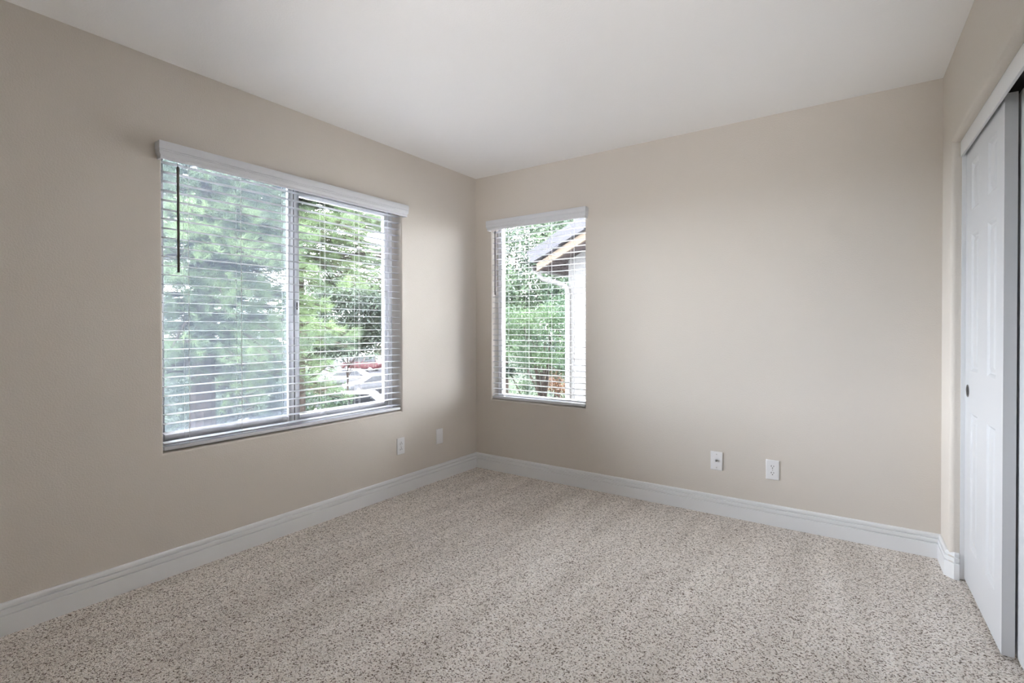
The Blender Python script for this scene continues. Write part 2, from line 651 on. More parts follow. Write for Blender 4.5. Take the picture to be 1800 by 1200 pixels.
def frame_ring(m, P, u0, u1, z0, z1, w, d0, d1, wb=None, wt=None, wl=None):
    wb, wt, wl = wb or w, wt or w, wl or w
    for a, b, c, d in ((u0, u0 + wl, z0, z1), (u1 - w, u1, z0, z1), (u0 + wl, u1 - w, z0, z0 + wb), (u0 + wl, u1 - w, z1 - wt, z1)):
        pbox(m, P, a, b, d0, d1, c, d)
    return m


def pbox(m, P, u0, u1, d0, d1, z0, z1):
    p = [P(u, d, z) for z in (z0, z1) for u, d in ((u0, d0), (u1, d0), (u1, d1), (u0, d1))]
    return m.add(p, [(0, 3, 2, 1), (4, 5, 6, 7), (0, 1, 5, 4), (1, 2, 6, 5), (2, 3, 7, 6), (3, 0, 4, 7)])


PL = lambda u, d, z: Vector((-d, u, z))
PB = lambda u, d, z: Vector((u, d, z))

e = 0.0006
w1 = empty('window_1', (-FD0, (LY0 + LY1) / 2, Z0))
struct(w1, 'wide white vinyl sliding window behind the big blind', 'window')


def wpart(m, name, mt, parent, bevel=0.0, smooth=False):
    o = m.build(name, mt, None, bevel=bevel, smooth=smooth)
    o.parent = parent
    pm = Matrix.Identity(4)
    q = parent
    while q is not None:
        pm = Matrix.Translation(q.location) @ Matrix.Rotation(q.rotation_euler.z, 4, 'Z') @ pm
        q = q.parent
    if pm != Matrix.Identity(4):
        o.data.transform(pm.inverted())
    return o


wpart(frame_ring(MB(), PL, LY0 + e, LY1 - e, Z0 + e, Z1 - e, 0.034, FD0, FD1, wt=0.018, wl=0.022), 'frame', VINYL, w1, 0.002)
# sliding sash (left half) with its stile at the centre, fixed sash (right half)
sa = wpart(frame_ring(MB(), PL, LY0 + 0.0235, -1.6125, Z0 + 0.036, Z1 - 0.0195, 0.033, 0.103, 0.122, wt=0.014, wl=0.020), 'sliding_sash', VINYL, w1, 0.002)
wpart(pbox(MB(), PL, LY0 + 0.0445, -1.647, 0.111, 0.114, Z0 + 0.070, Z1 - 0.0345), 'pane', GLASS, sa)
sb = wpart(frame_ring(MB(), PL, -1.604, LY1 - 0.036, Z0 + 0.036, Z1 - 0.0195, 0.030, 0.106, 0.134, wt=0.052), 'fixed_sash', VINYL, w1, 0.002)
wpart(pbox(MB(), PL, -1.573, LY1 - 0.067, 0.120, 0.123, Z0 + 0.067, Z1 - 0.0725), 'pane', GLASS, sb)
wpart(pbox(MB(), PL, -1.6120, -1.6045, 0.110, 0.125, Z0 + 0.037, Z1 - 0.020), 'weather_strip', GASKET, w1)
lt = MB()
pbox(lt, PL, -1.6035, -1.587, 0.096, 0.1055, 1.262, 1.345)
lt = wpart(lt, 'latch', VINYL, w1, 0.003)
wpart(pbox(MB(), PL, -1.5985, -1.5915, 0.0955, 0.0965, 1.290, 1.335), 'latch_slot', DARK, lt)
scr = wpart(pbox(MB(), PL, LY0 + 0.024, -1.612, 0.137, 0.1375, Z0 + 0.036, Z1 - 0.020), 'insect_screen', SCREEN, w1)
scr['label'] = 'hazy insect screen over the sliding half'

w2 = empty('window_2', ((BX0 + BX1) / 2, FD0, Z0))
struct(w2, 'narrow white vinyl window behind the small blind', 'window')
wpart(frame_ring(MB(), PB, BX0 + e, BX1 - e, Z0 + e, Z1 - e, 0.036, FD0, FD1, wt=0.020), 'frame', VINYL, w2, 0.002)
wpart(pbox(MB(), PB, BX0 + 0.037, BX1 - 0.037, 0.120, 0.123, Z0 + 0.037, Z1 - 0.021), 'pane', GLASS, w2)


# ------------------------------------------------------------------ blinds
def valance(P, u0, u1, z0, z1, front):
    """moulded front board mitred into two short returns back to the wall"""
    h = z1 - z0
    pr = [(0.000, 0.0), (0.0005, 0.10), (-0.0015, 0.16), (0.0035, 0.26), (0.0065, 0.33), (0.0070, 0.40), (0.0050, 0.42), (0.0070, 0.445),
          (0.0072, 0.50), (0.0050, 0.52), (0.0078, 0.55), (0.0085, 0.75), (0.0080, 0.95), (0.0055, 1.0)]
    base = front - 0.008
    outer = [(base + a, z0 + h * b) for a, b in pr]
    inner = [(base - 0.010, z0 + h * b) for a, b in pr]
    m = MB()
    n = len(pr)
    # outer skin: wall-left -> front-left -> front-right -> wall-right
    def ring(sect, k):
        out = []
        for d, z in sect:
            ext = d - base      # the returns bulge sideways by the same moulding
            if k == 0: q = (u0 - ext, 0.0008)
            elif k == 1: q = (u0 - ext, d)
            elif k == 2: q = (u1 + ext, d)
            else: q = (u1 + ext, 0.0008)
            out.append(P(q[0], -q[1], z))
        return out
    def ring_in(sect, k):
        out = []
        for d, z in sect:
            if k == 0: q = (u0 + 0.010, 0.0008)
            elif k == 1: q = (u0 + 0.010, d)
            elif k == 2: q = (u1 - 0.010, d)
            else: q = (u1 - 0.010, 0.0008)
            out.append(P(q[0], -q[1], z))
        return out
    vs, fs = [], []
    for k in range(4):
        vs += ring(outer, k)
    for k in range(4):
        vs += ring_in(inner, k)
    for k in range(3):
        for j in range(n - 1):
            a = k * n + j
            fs.append((a, a + 1, a + n + 1, a + n))
            b = (4 + k) * n + j
            fs.append((b, b + n, b + n + 1, b + 1))
        for j in (0, n - 1):
            a, b = k * n + j, (4 + k) * n + j
            fs.append((a, a + n, b + n, b))
    for k in (0, 3):
        for j in range(n - 1):
            a, b = k * n + j, (4 + k) * n + j
            fs.append((a, a + 1, b + 1, b))
    m.add(vs, fs)
    return m


def blind(name, P, u0, u1, zs, ladders, wand_u, wand_z, val, dc, label, wdir):
    root = empty(name, P((u0 + u1) / 2, dc, zs[0]))
    tag(root, label, 'blind')
    wpart(valance(P, *val), 'valance', VALANCE, root, smooth=True)
    hr = pbox(MB(), P, u0 + 0.004, u1 - 0.004, dc - 0.026, dc + 0.026, 2.006, 2.046)
    wpart(hr, 'headrail', BLIND, root, 0.003)
    # slats: gently crowned, rounded edges, one panel of slats
    m = MB()
    half, th = 0.0250, 0.0028
    nseg = 6
    sect = []
    for i in range(nseg + 1):
        x = -half + 2 * half * i / nseg
        sect.append((x, 0.0012 * (1 - (x / half) ** 2) + th * (0.5 if 0 < i < nseg else 0.22)))
    for i in range(nseg, -1, -1):
        x = -half + 2 * half * i / nseg
        sect.append((x, 0.0012 * (1 - (x / half) ** 2) - th * (0.5 if 0 < i < nseg else 0.22)))
    rng = random.Random(5)
    for z in zs[1:]:
        tilt = math.radians(1.2 + rng.uniform(-0.35, 0.35))
        sag = rng.uniform(-0.0005, 0.0005)
        vs = []
        for u in (u0 + 0.003, u1 - 0.003):
            for x, y in sect:
                d = dc + x * math.cos(tilt) - y * math.sin(tilt)
                vs.append(P(u, d, z + sag + x * math.sin(tilt) + y * math.cos(tilt)))
        k = len(sect)
        m.add(vs, [(i, (i + 1) % k, k + (i + 1) % k, k + i) for i in range(k)] + [tuple(range(k)), tuple(range(k, 2 * k))])
    wpart(m, 'slats', BLIND, root, smooth=True)
    wpart(pbox(MB(), P, u0 + 0.003, u1 - 0.003, dc - 0.026, dc + 0.026, zs[0] - 0.009, zs[0] + 0.009), 'bottom_rail', VALANCE, root, 0.004)
    for u in ladders:
        m = MB()
        for d in (dc - 0.0268, dc + 0.0268):
            m.tube([P(u, d, 2.007), P(u, d, zs[0] + 0.005)], 0.0009, 6)
        m.tube([P(u + 0.012, dc, 2.007), P(u + 0.012, dc, zs[0] + 0.008)], 0.0008, 6)
        wpart(m, 'ladder_cord', CORD, root)
    wd = dc - 0.036
    m = MB()
    m.tube([P(wand_u, wd, wand_z[1] - 0.012), P(wand_u, wd, wand_z[0])], 0.0060, 6)
    wn = wpart(m, 'tilt_wand', WAND, root, smooth=False)
    wn['label'] = 'dark taupe tilt wand'
    m = MB()
    m.tube([P(wand_u, wd, wand_z[1] - 0.012), P(wand_u, wd, wand_z[1] + 0.010)], [0.0075, 0.0062], 10)
    m.tube([P(wand_u, wd, wand_z[1] + 0.010), P(wand_u, wd + 0.004, wand_z[1] + 0.02), P(wand_u, dc - 0.02, 2.0)], 0.0016, 6)
    wpart(m, 'wand_hook', WAND, wn)
    return root


zsL = [0.6055] + [0.6303 + 0.0447 * k for k in range(31)]
blind('window_blind', PL, LY0 + 0.003, LY1 - 0.003, zsL, [-2.229, -1.972, -1.711, -1.460, -1.203, -0.940],
      -2.277, (1.448, 1.945), (LY0 - 0.020, LY1 + 0.018, 1.968, 2.049, 0.050), 0.034,
      'wide white horizontal blind with open slats over the big window', 1)
blind('window_blind', PB, BX0 + 0.003, BX1 - 0.003, zsL, [0.300, 0.500, 0.710, 0.905],
      0.207, (1.452, 1.965), (BX0 - 0.010, BX1 + 0.020, 1.978, 2.058, 0.050), 0.034,
      'narrow white horizontal blind with open slats over the small window', 1)


# ------------------------------------------------------------------ wall plates
def plate(name, P, u, z, kind, label, flip=False):
    root = empty(name, P(u, 0, z))
    tag(root, label, 'wall plate')
    hw, hh, t = 0.0362, 0.0585, 0.006
    m = MB()
    vs = []
    for sx, d in ((0.0, -0.0004), (0.0, -0.0030), (0.0028, -t)):
        vs += [P(u - hw + sx, d, z - hh + sx), P(u + hw - sx, d, z - hh + sx), P(u + hw - sx, d, z + hh - sx), P(u - hw + sx, d, z + hh - sx)]
    fs = [(i * 4 + j, i * 4 + (j + 1) % 4, (i + 1) * 4 + (j + 1) % 4, (i + 1) * 4 + j) for i in range(2) for j in range(4)]
    fs += [(0, 3, 2, 1), (8, 9, 10, 11)]
    m.add(vs, fs)
    wpart(m, 'cover', PLATE, root, 0.0012)
    ax = P(0, 1, 0) - P(0, 0, 0)

    def disc(name, uu, zz, prof, mt, par, n=14):
        return wpart(MB().lathe(prof, P(uu, 0, zz), -ax, n), name, mt, par, smooth=True)
    screw = [(0.0, 0.0059), (0.0034, 0.0059), (0.0030, 0.0070), (0.0, 0.0074)]
    if kind == 'duplex':
        s = -1 if flip else 1
        for dz in (-0.0195, 0.0195):
            # receptacle face: round with flat top and bottom
            mm = MB()
            pts = []
            for i in range(28):
                q = 2 * math.pi * i / 28
                pts.append((0.0172 * math.cos(q), max(-0.0142, min(0.0142, 0.0172 * math.sin(q)))))
            k = len(pts)
            vs = [P(u + a, d, z + dz + b) for d in (-0.0058, -0.0072) for a, b in pts]
            mm.add(vs, [(i, (i + 1) % k, k + (i + 1) % k, k + i) for i in range(k)] + [tuple(range(k)), tuple(range(k, 2 * k))])
            rc = wpart(mm, 'receptacle', PLATE, root)
            for uu, hh2 in ((-0.0064, 0.0045), (0.0064, 0.0036)):
                wpart(pbox(MB(), P, u + uu - 0.0014, u + uu + 0.0014, -0.0077, -0.0071, z + dz + s * 0.0035 - hh2, z + dz + s * 0.0035 + hh2), 'slot', DARK, rc)
            disc('ground_hole', u, z + dz - s * 0.0075, [(0, 0.0071), (0.0028, 0.0071), (0.0028, 0.0077), (0, 0.0077)], DARK, rc, 12)
        disc('screw', u, z, screw, STEEL, root)
    elif kind == 'coax':
        cx = disc('connector', u, z + 0.002, [(0.0, 0.0058), (0.0075, 0.0058), (0.0075, 0.0085), (0.0048, 0.0088), (0.0048, 0.0185), (0.0036, 0.0190), (0.0, 0.0190)], STEEL, root, 18)
        disc('socket_hole', u, z + 0.002, [(0, 0.0188), (0.0034, 0.0188), (0.0034, 0.0193), (0, 0.0193)], DARK, cx, 12)
        for dz in (-0.0415, 0.0415):
            disc('screw', u, z + dz, screw, STEEL, root)
    else:
        for dz in (-0.0415, 0.0415):
            disc('screw', u, z + dz, screw, PLATE, root)
    return root


plate('power_outlet', PL, -0.8575, 0.339, 'duplex', 'white duplex power outlet low on the wall beside the wide window', flip=True)
plate('blank_plate', PL, -0.4555, 0.339, 'blank', 'blank white cover plate nearest the room corner')
plate('coax_plate', PB, 1.9485, 0.338, 'coax', 'white cable TV plate with a metal connector under the bare wall')
plate('power_outlet', PB, 2.266, 0.331, 'duplex', 'white duplex power outlet nearest the closet')


# ------------------------------------------------------------------ added fill flash, unseen behind the camera, bounced off the ceiling for brightness
FLASH = 58.0


def fill_flash():
    base = Vector((2.25, -3.93, 0))
    root = empty('fill_flash', base)
    tag(root, 'added fill flash on a light stand, out of view, pointed up at the ceiling', 'lamp')
    head = Vector((2.25, -3.93, 0.74))
    aim = (Vector((1.45, -0.82, H)) - head).normalized()
    m = MB()
    m.tube([base + Vector((0, 0, 0.25)), head - Vector((0, 0, 0.05))], 0.012, 10)
    wpart(m, 'pole', GASKET, root, smooth=True)
    for k in range(3):
        a = k * 2.0944 + 0.4
        m = MB().tube([base + Vector((0, 0, 0.45)), base + Vector((0.30 * math.cos(a), 0.30 * math.sin(a), 0.008))], 0.008, 8)
        wpart(m, 'leg', GASKET, root, smooth=True)
    m = MB().lathe([(0.0, -0.16), (0.045, -0.16), (0.045, 0.0), (0.075, 0.05), (0.072, 0.05), (0.042, 0.0), (0.0, -0.01)], head, aim, 28)
    wpart(m, 'head', GASKET, root, smooth=True)
    l = bpy.data.lights.new('fill_flash_beam', 'SPOT')
    l.energy = FLASH
    l.color = (1.0, 0.985, 0.975)
    l.spot_size = math.radians(64)
    l.spot_blend = 1.0
    l.shadow_soft_size = 0.06
    o = bpy.data.objects.new('fill_flash_beam', l)
    C.objects.link(o)
    o.location = head + aim * 0.06
    o.rotation_euler = aim.to_track_quat('-Z', 'Y').to_euler()


fill_flash()

# ------------------------------------------------------------------ outside: ground, street, planting, cars, houses
G = -3.8
GRASS = mat('lawn_grass', (0.010, 0.016, 0.008), 0.95, spec=0.03)
vary(GRASS, (0.006, 0.010, 0.005), (0.014, 0.019, 0.009), 0.8)
ASPH = mat('asphalt', (0.014, 0.014, 0.016), 0.95, spec=0.03)
vary(ASPH, (0.012, 0.012, 0.0145), (0.018, 0.018, 0.021), 0.6)
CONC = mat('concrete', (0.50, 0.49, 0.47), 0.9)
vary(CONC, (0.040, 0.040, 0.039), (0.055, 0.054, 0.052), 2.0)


def slab(name, pts, z, mt, label, cat):
    m = MB()
    n = len(pts)
    m.add([(x, y, z) for x, y in pts] + [(x, y, G - 0.3) for x, y in pts],
          [tuple(range(n)), tuple(range(2 * n - 1, n - 1, -1))] + [(i, (i + 1) % n, n + (i + 1) % n, n + i) for i in range(n)])
    return struct(m.build(name, mt), label, cat)


slab('ground', [(-140, -70), (40, -70), (40, 140), (-140, 140)], G, GRASS, 'grassy ground outside, one storey down', 'ground')
slab('street', [(-17.5, 12.0), (-15.5, 17.5), (-40, 42), (-62, 58), (-72, 48), (-52, 34), (-36, 23.5), (-27.5, 15.5)], G + 0.03, ASPH,
     'pale grey street where the cars are parked', 'street')
slab('driveway', [(-20, 6), (-17.0, 12.6), (-23.5, 14.0), (-27.5, 11.0)], G + 0.04, CONC, 'light concrete driveway below the wide window', 'driveway')
REFLECTOR = mat('reflector_concrete', (0.55, 0.54, 0.52), 0.9)  # added slab, out of camera view, bouncing daylight up to the ceiling
vary(REFLECTOR, (0.50, 0.49, 0.47), (0.60, 0.59, 0.57), 1.5)
slab('reflector', [(-9.5, -7), (-0.17, -7), (-0.17, 0.17), (3.3, 0.17), (3.3, 3.0), (-3.0, 3.0), (-9.5, 3.0)], G + 0.05, REFLECTOR, 'added unseen pale patio at the foot of the house wall', 'reflector')
slab('lawn', [(-29.5, 18.2), (-27.2, 19.6), (-31.5, 23.0), (-34.5, 21.8)], G + 0.06, GRASS, 'small green lawn in front of the white sedan', 'lawn')

rngs = np.random.default_rng(11)


def raw_mesh(name, verts, nper, mt, parent):
    """verts: (count*nper, 3) loose triangles or quads"""
    verts = np.asarray(verts, dtype=np.float32)
    cnt = len(verts) // nper
    me = bpy.data.meshes.new(name)
    me.vertices.add(len(verts))
    me.vertices.foreach_set('co', verts.ravel())
    me.loops.add(cnt * nper)
    me.loops.foreach_set('vertex_index', np.arange(cnt * nper, dtype=np.int32))
    me.polygons.add(cnt)
    me.polygons.foreach_set('loop_start', np.arange(0, cnt * nper, nper, dtype=np.int32))
    me.polygons.foreach_set('loop_total', np.full(cnt, nper, dtype=np.int32))
    me.update()
    me.validate()
    me.materials.append(mt)
    o = bpy.data.objects.new(name, me)
    C.objects.link(o)
    o.parent = parent
    return o


def unit(v):
    return v / np.maximum(1e-6, np.linalg.norm(v, axis=-1, keepdims=True))


def leaves(points, size, rng, droop=0.0):
    """a small folded diamond leaf at each point"""
    n = len(points)
    a = unit(rng.normal(size=(n, 3)) + np.array([0, 0, -droop]))
    b = unit(np.cross(a, rng.normal(size=(n, 3))))
    c = np.cross(a, b)
    s = size * rng.uniform(0.6, 1.25, (n, 1))
    base = points
    tip = points + a * s
    mid = points + a * s * 0.45
    l = mid + b * s * 0.24 + c * s * 0.07
    r = mid - b * s * 0.24 + c * s * 0.07
    return np.stack([base, r, tip, l], axis=1).reshape(-1, 3)


def broad_tree(name, label, base, trunk_h, crowns, n, size, mt, group=None, cat='tree', trunk_r=0.10, seed=1, clumps=60, spread=0.20, branches=14):
    rng = np.random.default_rng(seed)
    root = empty(name, base)
    tag(root, label, cat, group)
    pts = []
    tot = sum(c[1][0] * c[1][1] * c[1][2] for c in crowns)
    tm = MB()
    rr = random.Random(seed)
    tm.tube([(0, 0, -0.05), (0.05, 0.03, trunk_h * 0.5), (0, 0.05, trunk_h)], [trunk_r * 1.2, trunk_r, trunk_r * 0.7], 8)
    for cc, rad in crowns:
        cc, rad = np.array(cc), np.array(rad)
        share = rad.prod() / tot
        k = max(6, int(clumps * share))
        d = unit(rng.normal(size=(k, 3))) * rng.uniform(0.35, 1.0, (k, 1)) ** 0.5
        cen = cc + d * rad
        per = int(n * share / k)
        for c0_ in cen:
            q = rng.normal(size=(per, 3)) * spread * rad.mean()
            q[:, 2] *= 0.75
            pts.append(c0_ + q)
        for c0_ in cen[:max(3, int(branches * share) + 1)]:
            z0 = trunk_h * rr.uniform(0.45, 0.98)
            p0 = Vector((0, 0.03, z0))
            p1 = Vector(c0_)
            mid = p0.lerp(p1, 0.5) + Vector((rr.uniform(-.15, .15), rr.uniform(-.15, .15), 0.12))
            tm.tube([p0, mid, p1], [trunk_r * 0.5, trunk_r * 0.33, trunk_r * 0.10], 6)
    tm.build('trunk', BARK, root, smooth=True)
    raw_mesh('foliage', leaves(np.concatenate(pts), size, rng), 4, mt, root)
    return root


def pine_tree(name, label, base, h, z_lo, rmax, mt, n_branch=80, tufts=26, needles=16, length=0.15, width=0.007, seed=3, trunk_r=0.2, group=None, shape=0.8):
    rng = np.random.default_rng(seed)
    rr = random.Random(seed)
    root = empty(name, base)
    tag(root, label, 'tree', group)
    tm = MB()
    tm.tube([(0, 0, -0.05), (0.06, 0.0, h * 0.4), (0.0, 0.08, h * 0.75), (0.02, 0.05, h)], [trunk_r * 1.15, trunk_r, trunk_r * 0.6, 0.03], 10)
    tuft_p, tuft_d = [], []
    for i in range(n_branch):
        f = (i + rr.random()) / n_branch
        z0 = z_lo + (h - z_lo) * f
        L = rmax * (1 - f) ** shape * rr.uniform(0.65, 1.05) + 0.35
        az = i * 2.399 + rr.uniform(-0.4, 0.4)
        dirv = Vector((math.cos(az), math.sin(az), 0))
        rise = rr.uniform(-0.05, 0.30)
        P0 = Vector((0, 0.03, z0))
        pts = []
        for t in (0, 0.33, 0.66, 1.0):
            pts.append(P0 + dirv * L * t + Vector((0, 0, L * (rise * t - 0.28 * t * t))))
        tm.tube(pts, [0.045, 0.032, 0.02, 0.008], 5)
        nb = int(tufts * (0.5 + 0.5 * L / rmax))
        for _ in range(nb):
            t = rr.uniform(0.25, 1.0)
            a = pts[min(2, int(t * 3))]
            b = pts[min(3, int(t * 3) + 1)]
            p = a.lerp(b, t * 3 - int(t * 3) if t < 1 else 1)
            side = Vector((-dirv.y, dirv.x, 0)) * rr.gauss(0, 0.24 * L * (1.1 - t) + 0.10)
            q = p + side + Vector((0, 0, rr.gauss(0.0, 0.07)))
            if rr.random() < 0.35:
                tm.tube([p - dirv * 0.12 * L, q], [0.010, 0.005], 4, caps=False)
            tuft_p.append(q)
            tuft_d.append((dirv * 0.7 + side * 0.8 + Vector((0, 0, rr.uniform(-0.3, 0.5)))).normalized())
    tm.build('trunk', BARK, root, smooth=True)
    tp = np.array(tuft_p)
    td = np.array(tuft_d)
    k = len(tp)
    d = unit(td[:, None, :] + rng.normal(size=(k, needles, 3)) * 0.65)
    l = length * rng.uniform(0.7, 1.2, (k, needles, 1))
    side = unit(np.cross(d, rng.normal(size=(k, needles, 3))))
    start = tp[:, None, :] + td[:, None, :] * rng.uniform(-0.10, 0.06, (k, needles, 1))
    a = start + side * width * 0.5
    b = start - side * width * 0.5
    tip = start + d * l
    raw_mesh('foliage', np.stack([a, b, tip], axis=2).reshape(-1, 3), 3, mt, root)
    return root


pine_tree('pine_tree', 'tall pine with bright feathery needles right outside the wide window', (-6.6, 0.7, G), 8.6, 4.3, 2.35, PINE,
          n_branch=125, tufts=70, needles=38, length=0.14, width=0.006, seed=4, shape=0.45)
pine_tree('pine_tree', 'pine reaching bright feathery branches over the right half of the wide window', (-8.0, 3.36, G), 9.0, 6.35, 3.2, PINE,
          n_branch=100, tufts=90, needles=38, length=0.14, width=0.006, seed=14, shape=0.4, trunk_r=0.16)
pine_tree('pine_tree', 'dark bluish conifer standing behind the bright pine', (-13.0, 4.2, G), 8.8, 0.8, 3.0, PINE_DARK,
          n_branch=110, tufts=60, needles=30, length=0.16, width=0.009, seed=8, trunk_r=0.16)
broad_tree('leafy_tree', 'dense dark green round tree seen beside the white sky gap', (-17.6, 9.3, G), 4.2,
           [((1.1, 1.6, 5.6), (2.5, 2.5, 1.6)), ((-0.1, -0.2, 3.2), (1.2, 1.2, 1.3))], 50000, 0.14, LEAF_GREY, seed=12, clumps=110, spread=0.16)
broad_tree('leafy_tree', 'thin twiggy tree with sparse leaves above the parked cars', (-24.6, 17.3, G), 3.4,
           [((0.2, 0, 4.1), (2.3, 2.3, 1.2))], 4500, 0.12, LEAF_GREY, seed=21, clumps=60, spread=0.22, trunk_r=0.05, branches=12)
broad_tree('bush', 'low green bush at the foot of the window mullion', (-15.2, 8.1, G), 1.4,
           [((0, 0, 1.7), (1.5, 1.5, 1.5))], 12000, 0.11, LEAF, cat='bush', seed=23, clumps=60, trunk_r=0.06)
broad_tree('bush', 'pale scrubby bush low at the near end of the wide window', (-9.5, 0.6, G), 1.6,
           [((0, 0, 2.4), (1.4, 1.6, 2.2))], 9000, 0.10, LEAF_GREY, cat='bush', seed=25, clumps=50, trunk_r=0.06)
broad_tree('bush', 'rust coloured hedge at the edge of the small lawn', (-28.8, 17.3, G), 0.6,
           [((0.6, 0.5, 0.7), (1.0, 1.0, 0.5)), ((-0.9, -0.9, 0.6), (1.1, 1.0, 0.5))], 5000, 0.12, LEAF_RUST, cat='bush', seed=27, clumps=30, trunk_r=0.04)
broad_tree('leafy_tree', 'tall light-leaved tree behind the roof corner in the narrow window', (-8.2, 11.8, G), 6.4,
           [((0, 0, 7.4), (3.4, 3.2, 2.6)), ((-.8, -.5, 5.4), (2.6, 2.4, 1.6))], 90000, 0.12, LEAF_PALE, seed=31, clumps=170, spread=0.13)
broad_tree('leafy_tree', 'bright green bushy tree filling the narrow window below the eave', (-4.3, 8.1, G), 3.6,
           [((0.1, 0, 4.7), (1.5, 1.5, 1.05)), ((-.9, .1, 4.2), (0.9, 0.9, 1.0)), ((0.2, -.1, 2.7), (1.5, 1.5, 0.75))], 26000, 0.07, LEAF, seed=33, clumps=70, spread=0.12, trunk_r=0.09)
broad_tree('bush', 'low green shrub under the bushy tree in the narrow window', (-4.6, 7.6, G), 0.9,
           [((0, 0, 1.0), (1.9, 1.8, 0.95))], 15000, 0.085, LEAF, cat='bush', seed=35, clumps=70, trunk_r=0.05)
broad_tree('leafy_tree', 'hazy dark tree far behind the bushy green tree', (-13.0, 24.0, G), 5.0,
           [((0, 0, 4.6), (4.2, 4.2, 3.2))], 16000, 0.22, LEAF_GREY, seed=37, clumps=80, spread=0.18, trunk_r=0.18)
broad_tree('bush', 'rust leaved shrub beside the white house wall in the narrow window', (-9.6, 19.5, G), 1.8,
           [((0, 0, 2.2), (1.3, 1.3, 0.55))], 4000, 0.12, LEAF_RUST, cat='bush', seed=39, clumps=30, trunk_r=0.05)
broad_tree('bush', 'clipped green hedge in front of the far white house', (-53.5, 47.0, G), 0.9,
           [((1.6, 1.4, 0.7), (2.2, 2.2, 0.7)), ((-1.6, -1.4, 0.7), (2.2, 2.2, 0.7))], 5000, 0.22, LEAF, cat='bush', seed=41, clumps=40, trunk_r=0.06)

# ---- neighbouring wing with its gable end
STUCCO_DIM = mat('dimmed_stucco', (0.06, 0.059, 0.058), 0.9, spec=0.05)  # white stucco darkened so its daylight brightness does not burn out
noise_bump(STUCCO_DIM, 60, 0.4, 0.01)
ROOFT = mat('grey_roof_tile', (0.032, 0.032, 0.036), 0.85, spec=0.03)
FASC = mat('cream_fascia_paint', (0.056, 0.045, 0.035), 0.8, spec=0.03)
SOFF = mat('brown_soffit_paint', (0.020, 0.016, 0.016), 0.9, spec=0.03)
hw = empty('house', (-0.77, 3.10, G))
tag(hw, 'white stuccoed house with a tiled gable roof close outside the narrow window', 'house')
SL = 0.48
xe, ze = -1.12, 1.985          # lower end of the gable board (underside)
ridge = 2.6
m = MB()
def zu(x):
    return ze + (x - xe) * SL
m.add([(-0.77, 3.1, G), (ridge, 3.1, G), (ridge, 3.1, zu(ridge)), (-0.77, 3.1, zu(-0.77)),
       (-0.77, 9, G), (ridge, 9, G), (ridge, 9, zu(ridge)), (-0.77, 9, zu(-0.77))],
      [(0, 1, 2, 3), (4, 7, 6, 5), (0, 4, 5, 1), (1, 5, 6, 2), (2, 6, 7, 3), (3, 7, 4, 0)])
wpart(m, 'wall', STUCCO, hw)
m = MB()
m.add([(x, y, z) for y in (3.075, 3.12) for x, z in ((-0.785, G), (-0.47, G), (-0.47, zu(-0.47) - 0.002), (-0.785, zu(-0.785) - 0.002))],
      [(0, 1, 2, 3), (4, 7, 6, 5), (0, 4, 5, 1), (1, 5, 6, 2), (2, 6, 7, 3), (3, 7, 4, 0)])
wpart(m, 'dimmed_wall_strip', STUCCO_DIM, hw)  # added strip over the white wall, darkened to hold back its daylight glare
m = MB()
m.add([(x, y, zu(x) + dz) for y in (2.79, 9.2) for x, dz in ((xe, 0.02), (ridge, 0.02), (ridge, 0.14), (xe, 0.14))],
      [(0, 1, 2, 3), (4, 7, 6, 5), (0, 4, 5, 1), (1, 5, 6, 2), (2, 6, 7, 3), (3, 7, 4, 0)])
wpart(m, 'soffit', SOFF, hw)
m = MB()
m.add([(x, y, zu(x) + dz) for y in (2.75, 2.788) for x, dz in ((xe, 0.0), (ridge, 0.0), (ridge, 0.165), (xe, 0.105))],
      [(0, 1, 2, 3), (4, 7, 6, 5), (0, 4, 5, 1), (1, 5, 6, 2), (2, 6, 7, 3), (3, 7, 4, 0)])
wpart(m, 'fascia', FASC, hw)
m = MB()
L_ = 0.43
u_ = Vector((1, 0, SL)).normalized()
v_ = Vector((-SL, 0, 1)).normalized()
i = 0
while True:
    p = Vector((xe - 0.06, 0, zu(xe) + 0.10)) + u_ * (L_ * i)
    if p.x > ridge:
        break
    lift = 0.022
    a0, a1 = p + v_ * lift, p + u_ * (L_ + 0.06) + v_ * 0.0
    tk = v_ * 0.17
    vs = []
    for y in ((2.70, 9.3) if i % 2 else (2.705, 9.295)):
        vs += [a0 + Vector((0, y, 0)), a1 + Vector((0, y, 0)), a1 + tk + Vector((0, y, 0)), a0 + tk + Vector((0, y, 0))]
    m.add(vs, [(0, 1, 2, 3), (4, 7, 6, 5), (0, 4, 5, 1), (1, 5, 6, 2), (2, 6, 7, 3), (3, 7, 4, 0)])
    i += 1
rf = wpart(m, 'roof_tiles', ROOFT, hw)
for j in range(i):
    p = Vector((xe - 0.06, 2.70, zu(xe) + 0.10)) + u_ * (L_ * (j + 0.55)) + v_ * 0.10
    wpart(MB().lathe([(0, -0.002), (0.007, -0.002), (0.007, 0.006), (0, 0.006)], p, (0, -1, 0), 8), 'nail', DARK, rf)
m = MB()
m.extrude([(0, 0), (0.10, 0), (0.12, 0.10), (0.11, 0.10), (0.095, 0.01), (0.005, 0.01), (0.005, 0.10), (0, 0.10)],
          (xe - 0.002, 2.80, zu(xe) + 0.0), (xe - 0.002, 9.2, zu(xe) + 0.0), (-1, 0, 0), (0, 0, 1))
wpart(m, 'gutter', STUCCO_DIM, hw)
m = MB()
